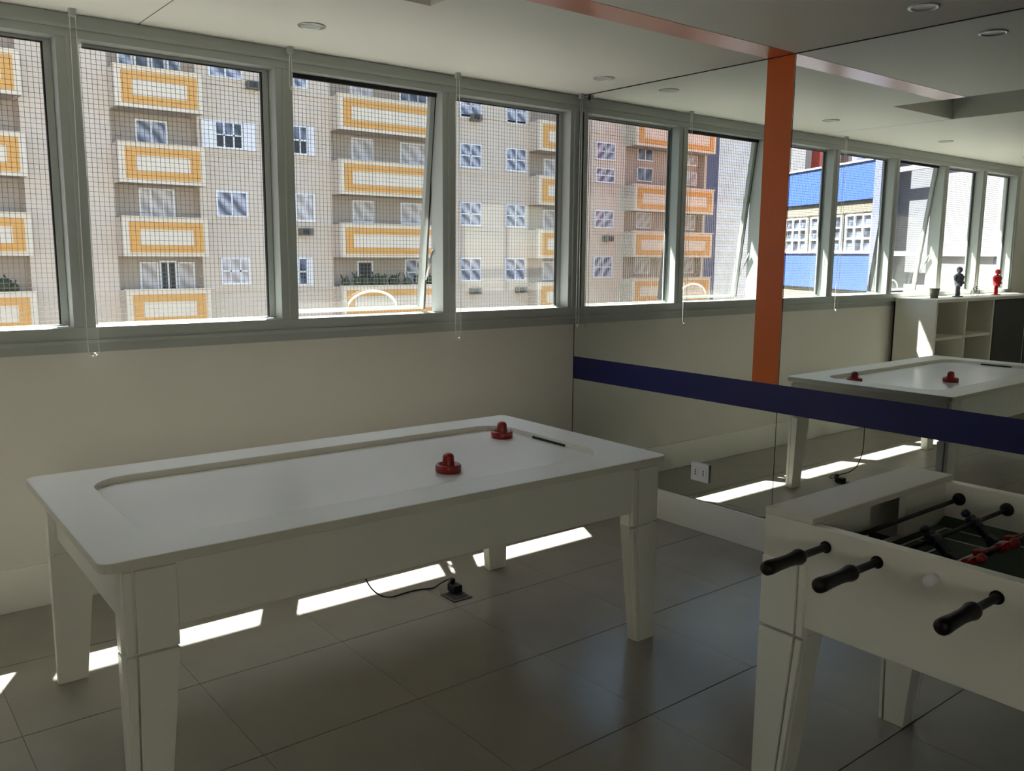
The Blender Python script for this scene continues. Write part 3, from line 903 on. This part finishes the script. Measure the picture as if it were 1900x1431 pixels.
for a, b_ in BALC:
    for zt in FLOORS:
        balcony(a, b_, zt)
for zt in (8.95, 5.42, 2.86, 0.25, -2.4):
    balcony(-38.8, -32.0, zt)

RY = FYW + 0.5
# column 1 recess windows
fwindow(5.6, 6.15, 8.1, 9.5, RY, 'pane_grey_reflect', 1, 1); fwindow(6.2, 6.75, 8.1, 9.5, RY, 'pane_dark', 1, 2); fwindow(6.8, 7.35, 8.1, 9.5, RY, 'pane_dark', 1, 2); fwindow(7.4, 7.9, 8.1, 9.5, RY, 'pane_grey_reflect', 1, 1)
fwindow(6.1, 7.3, 5.4, 6.5, RY, 'pane_grey_reflect', 2, 1)
fwindow(6.1, 7.45, 2.7, 3.95, RY, 'pane_pale_reflect', 3, 1)
fwindow(6.0, 6.7, -0.1, 1.15, RY, 'pane_pale_reflect', 1, 1); fwindow(6.75, 7.4, -0.2, 1.2, RY, 'dark', 2, 1); fwindow(7.45, 8.1, -0.1, 1.15, RY, 'pane_pale_reflect', 1, 1)
# wall windows right of column 1
fwindow(8.8, 10.15, 8.3, 9.0, FYW, 'pane_grey_reflect', 2, 1)
fwindow(8.95, 10.1, 5.6, 6.66, FYW, 'pane_dark', 3, 2, shutters=True, half_dark=True)
fwindow(8.9, 10.2, 2.95, 3.97, FYW, 'pane_grey_reflect', 2, 1)
fwindow(9.0, 10.2, 0.25, 1.33, FYW, 'pane_pale_reflect', 3, 2)
# narrow windows left of column 1
for zt in (8.9, 6.7, 4.0, 1.35):
    fwindow(3.0, 3.5, zt - 0.85, zt, FYW, 'pane_dark', 1, 3)
# windows left of column 2
fwindow(12.3, 12.95, 8.3, 8.9, FYW, 'pane_grey_reflect', 1, 1)
fwindow(12.2, 12.9, 5.6, 6.8, FYW, 'pane_dark', 2, 2, shutters=True, half_dark=True)
fwindow(12.25, 13.15, 2.85, 4.05, FYW, 'pane_pale_reflect', 2, 1)
fwindow(12.3, 12.75, 0.15, 1.35, FYW, 'pane_dark', 1, 2, shutters=True)
# column 2 recess windows
for zt in (9.4, 6.6, 3.9):
    fwindow(15.2, 16.3, zt - 1.0, zt, RY, 'pane_pale_reflect', 2, 1)
    fwindow(17.7, 19.2, zt - 1.0, zt, RY, 'pane_pale_reflect' if zt < 9 else 'pane_dark', 3, 1)
fwindow(15.4, 16.2, -0.2, 1.2, RY, 'dark', 1, 1)
fwindow(17.9, 19.2, 0.05, 1.3, RY, 'pane_grey_reflect', 2, 2)
# two window columns on the wall between columns 2 and 3
for cx_ in (20.7, 23.5):
    for zt in (9.1, 6.8, 4.05, 1.37):
        fwindow(cx_, cx_ + 1.3, zt - 1.15, zt, FYW, 'pane_grey_reflect', 2, 2)
for x0_ in (-4.4, -12.6, -24.5):
    for zt in (9.1, 6.8, 4.05, 1.37):
        fwindow(x0_, x0_ + 1.3, zt - 1.15, zt, FYW, 'pane_grey_reflect', 2, 2)
for zt in (9.4, 6.6, 3.9, 1.2):
    fwindow(-8.9, -7.6, zt - 1.1, zt, RY, 'pane_pale_reflect', 2, 1)
    fwindow(-20.3, -19.0, zt - 1.1, zt, RY, 'pane_pale_reflect', 2, 1)
    fwindow(-18.0, -16.6, zt - 1.1, zt, RY, 'pane_dark', 2, 1)
# right most recess
for zt in (6.5, 3.9, 1.2):
    fwindow(26.4, 28.0, zt - 1.0, zt, RY, 'pane_pale_reflect', 2, 1)
# part of the facade seen in the mirror
for (z0, z1) in ((6.65, 7.6), (5.45, 6.25), (3.0, 4.0), (0.3, 1.5)):
    fwindow(-31.1, -29.65, z0, z1, FYW, 'pane_grey_reflect', 2, 2)
for (z0, z1) in ((6.9, 7.6), (5.75, 6.55), (3.1, 4.0), (0.5, 1.4)):
    fwindow(-34.7, -33.4, z0, z1, RY, 'pane_dark' if z0 > 5 else 'pane_pale_reflect', 2, 1)
    fwindow(-38.6, -36.9, z0, z1, RY, 'pane_pale_reflect', 3, 1)
# shadow lines / ledges between storeys, air conditioners, plants
for zt in FLOORS[1:]:
    for a, b_ in ((8.3, 14.0), (20.0, 25.0), (-31.9, -28.5)):
        fbox('ledge', 'facade', a, b_, FYW - 0.06, FYW, zt - 0.12, zt - 0.04)
for (x, z) in ((12.4, 2.28), (21.3, 7.85), (21.3, -0.4), (24.2, -0.4), (10.3, 8.0), (-30.9, 2.3)):
    ac = fbox('air_conditioner', 'taupe', x, x + 0.55, FYW - 0.35, FYW, z, z + 0.3)
    fbox('grille', 'dark', x + 0.05, x + 0.38, FYW - 0.36, FYW - 0.35, z + 0.04, z + 0.26, ac)
for (bx0, bx1, zt) in ((14.3, 19.2, 0.10), (1.2, 2.1, 0.10)):
    pm = MB()
    x = bx0
    while x < bx1:
        pm.ball((x, FYB + 0.25 - FYW, zt + OZ + 0.15 + random.random() * 0.12), 0.18 + random.random() * 0.12, 7)
        for k in range(5):
            a = random.uniform(-1, 1); l = random.uniform(0.3, 0.55)
            pm.tube([(x, FYB + 0.25 - FYW, zt + OZ + 0.1), (x + a * 0.3, FYB + 0.2 - FYW, zt + OZ + 0.1 + l)], 0.03, 4)
        x += random.uniform(0.3, 0.9)
    pm.build('balcony_plants', 'grass', bld)

rear = tag(empty('bounce_building', (-4, -24, GZ)), 'unseen sunlit building added to bounce warm light through the rear window', 'building')  # bounce block added behind the camera to warm the table fronts
MB().box(-22, 22, -8, 0, 0, OZ + 9).build('wall', 'greyrender', rear)
for k in range(7):
    MB().box(-22, 22, 0, 0.2, 1.0 + k * 3.0, 1.9 + k * 3.0).build('band', 'parapet', rear)

# ---- white building farther left (seen in the mirror)
wbld = tag(empty('white_building', (-48, 34, GZ)), 'tall white building with thin ledges beyond the apartment block', 'building')
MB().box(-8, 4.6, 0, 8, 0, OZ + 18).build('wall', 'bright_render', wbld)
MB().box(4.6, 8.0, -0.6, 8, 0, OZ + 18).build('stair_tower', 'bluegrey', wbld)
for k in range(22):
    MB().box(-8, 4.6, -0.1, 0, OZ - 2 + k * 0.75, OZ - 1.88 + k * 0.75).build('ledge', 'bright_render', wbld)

# ---- blue building on the cross street (seen in the mirror)
# real direction along the facade (mirrored): virtual P1 (24,10.7) -> real (-24,10.7)
P1 = Vector((-24.0, 10.7, 0)); P0 = Vector((-26.7, 16.2, 0))
tdir = (P0 - P1).normalized()
ang = math.atan2(tdir.y, tdir.x)
bb_ = tag(empty('blue_building', (P1.x, P1.y, GZ), ang), 'building with blue bands between strips of white windows, seen in the mirror', 'building')
# local: +x along facade away, outward normal to the camera side = local -y ?
nrm = Vector((math.cos(ang - PI / 2), math.sin(ang - PI / 2), 0))   # world direction of local -y
sgn = 1 if nrm.dot(Vector((20, -15, 0))) > 0 else -1                # outward is local -y when sgn = 1
def lb(name, m_, x0, x1, d0, d1, z0, z1, par=None):
    """d measured outward from the facade plane"""
    ys = sorted((-sgn * d0, -sgn * d1))
    return MB().box(x0, x1, ys[0], ys[1], z0 + OZ, z1 + OZ).build(name, m_, par or bb_)
lb('wall', 'taupe', 0.0, 9.0, -6, 0, GZ, 4.8)
for zt in (4.8, 1.68, -1.44):
    lb('blue_band', 'blue', 0.0, 9.0, 0, 0.12, zt - 1.28, zt)
    lb('band_trim', 'fwhite', 0.0, 9.0, 0, 0.16, zt, zt + 0.06)
for z0 in (1.74, -1.38):
    lb('lintel', 'taupe', 0.0, 9.0, 0, 0.05, z0 + 1.36, z0 + 1.76)
    for a in (0.6, 2.9, 5.2, 7.4):
        wn = lb('window', 'fwhite', a, a + 2.0, 0.0, 0.02, z0, z0 + 1.3)
        mb = MB()
        ys = sorted((-sgn * 0.02, -sgn * 0.1))
        for k in range(5):
            xx = a + 2.0 * k / 4
            mb.box(xx - 0.035, xx + 0.035, ys[0], ys[1], z0 + OZ, z0 + 1.3 + OZ)
        for zz in (0, 0.45, 0.85, 1.27):
            mb.box(a, a + 2.0, ys[0], ys[1], z0 + zz + OZ - 0.03, z0 + zz + 0.03 + OZ)
        mb.build('window_frame', 'fwhite', wn)
        lb('pane', 'pane_dark', a, a + 2.0, 0.02, 0.04, z0, z0 + 1.3, wn)
# roof tanks
for k, a in enumerate((0.9, 1.9, 2.7)):
    c = MB().lathe([(0.45, 4.8 + OZ), (0.48, 5.5 + OZ), (0.3, 5.9 + OZ), (0.0, 5.95 + OZ)], 18, (a, sgn * 0.6, 0), cap=False)
    c.build('roof_tank', 'bluegrey', bb_)
# things behind its roof
beige = tag(empty('beige_building', (-45.0, 14, GZ), ang), 'plain beige building rising behind the blue building roof', 'building')
MB().box(-8, 1.0, -3, 3, 0, OZ + 12).build('wall', 'facade', beige)
rt = tag(empty('red_tower', (-36.5, 22, GZ)), 'red and white striped tower behind the blue building', 'building')
MB().box(-0.9, 0.9, -1, 1, 0, OZ + 14).build('wall', 'redpaint', rt)
for k in (-2.2, 1.6):
    MB().box(k, k + 0.5, -1, 1, 0, OZ + 14).build('white_column', 'white_render', rt)

# ---- bright white building, nearest on the left (seen in the mirror)
wn_ = tag(empty('corner_building', (P1.x, P1.y, GZ), ang), 'bright plain white building beside the blue building', 'building')
def lc(name, m_, x0, x1, d0, d1, z0, z1):
    ys = sorted((-sgn * d0, -sgn * d1))
    return MB().box(x0, x1, ys[0], ys[1], z0 + OZ, z1 + OZ).build(name, m_, wn_)
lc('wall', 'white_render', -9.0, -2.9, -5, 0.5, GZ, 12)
lc('shaded_wall', 'render_shaded', -2.9, -0.45, -5, 0.2, GZ, 12)  # grey colour put in for the shaded part of the white building
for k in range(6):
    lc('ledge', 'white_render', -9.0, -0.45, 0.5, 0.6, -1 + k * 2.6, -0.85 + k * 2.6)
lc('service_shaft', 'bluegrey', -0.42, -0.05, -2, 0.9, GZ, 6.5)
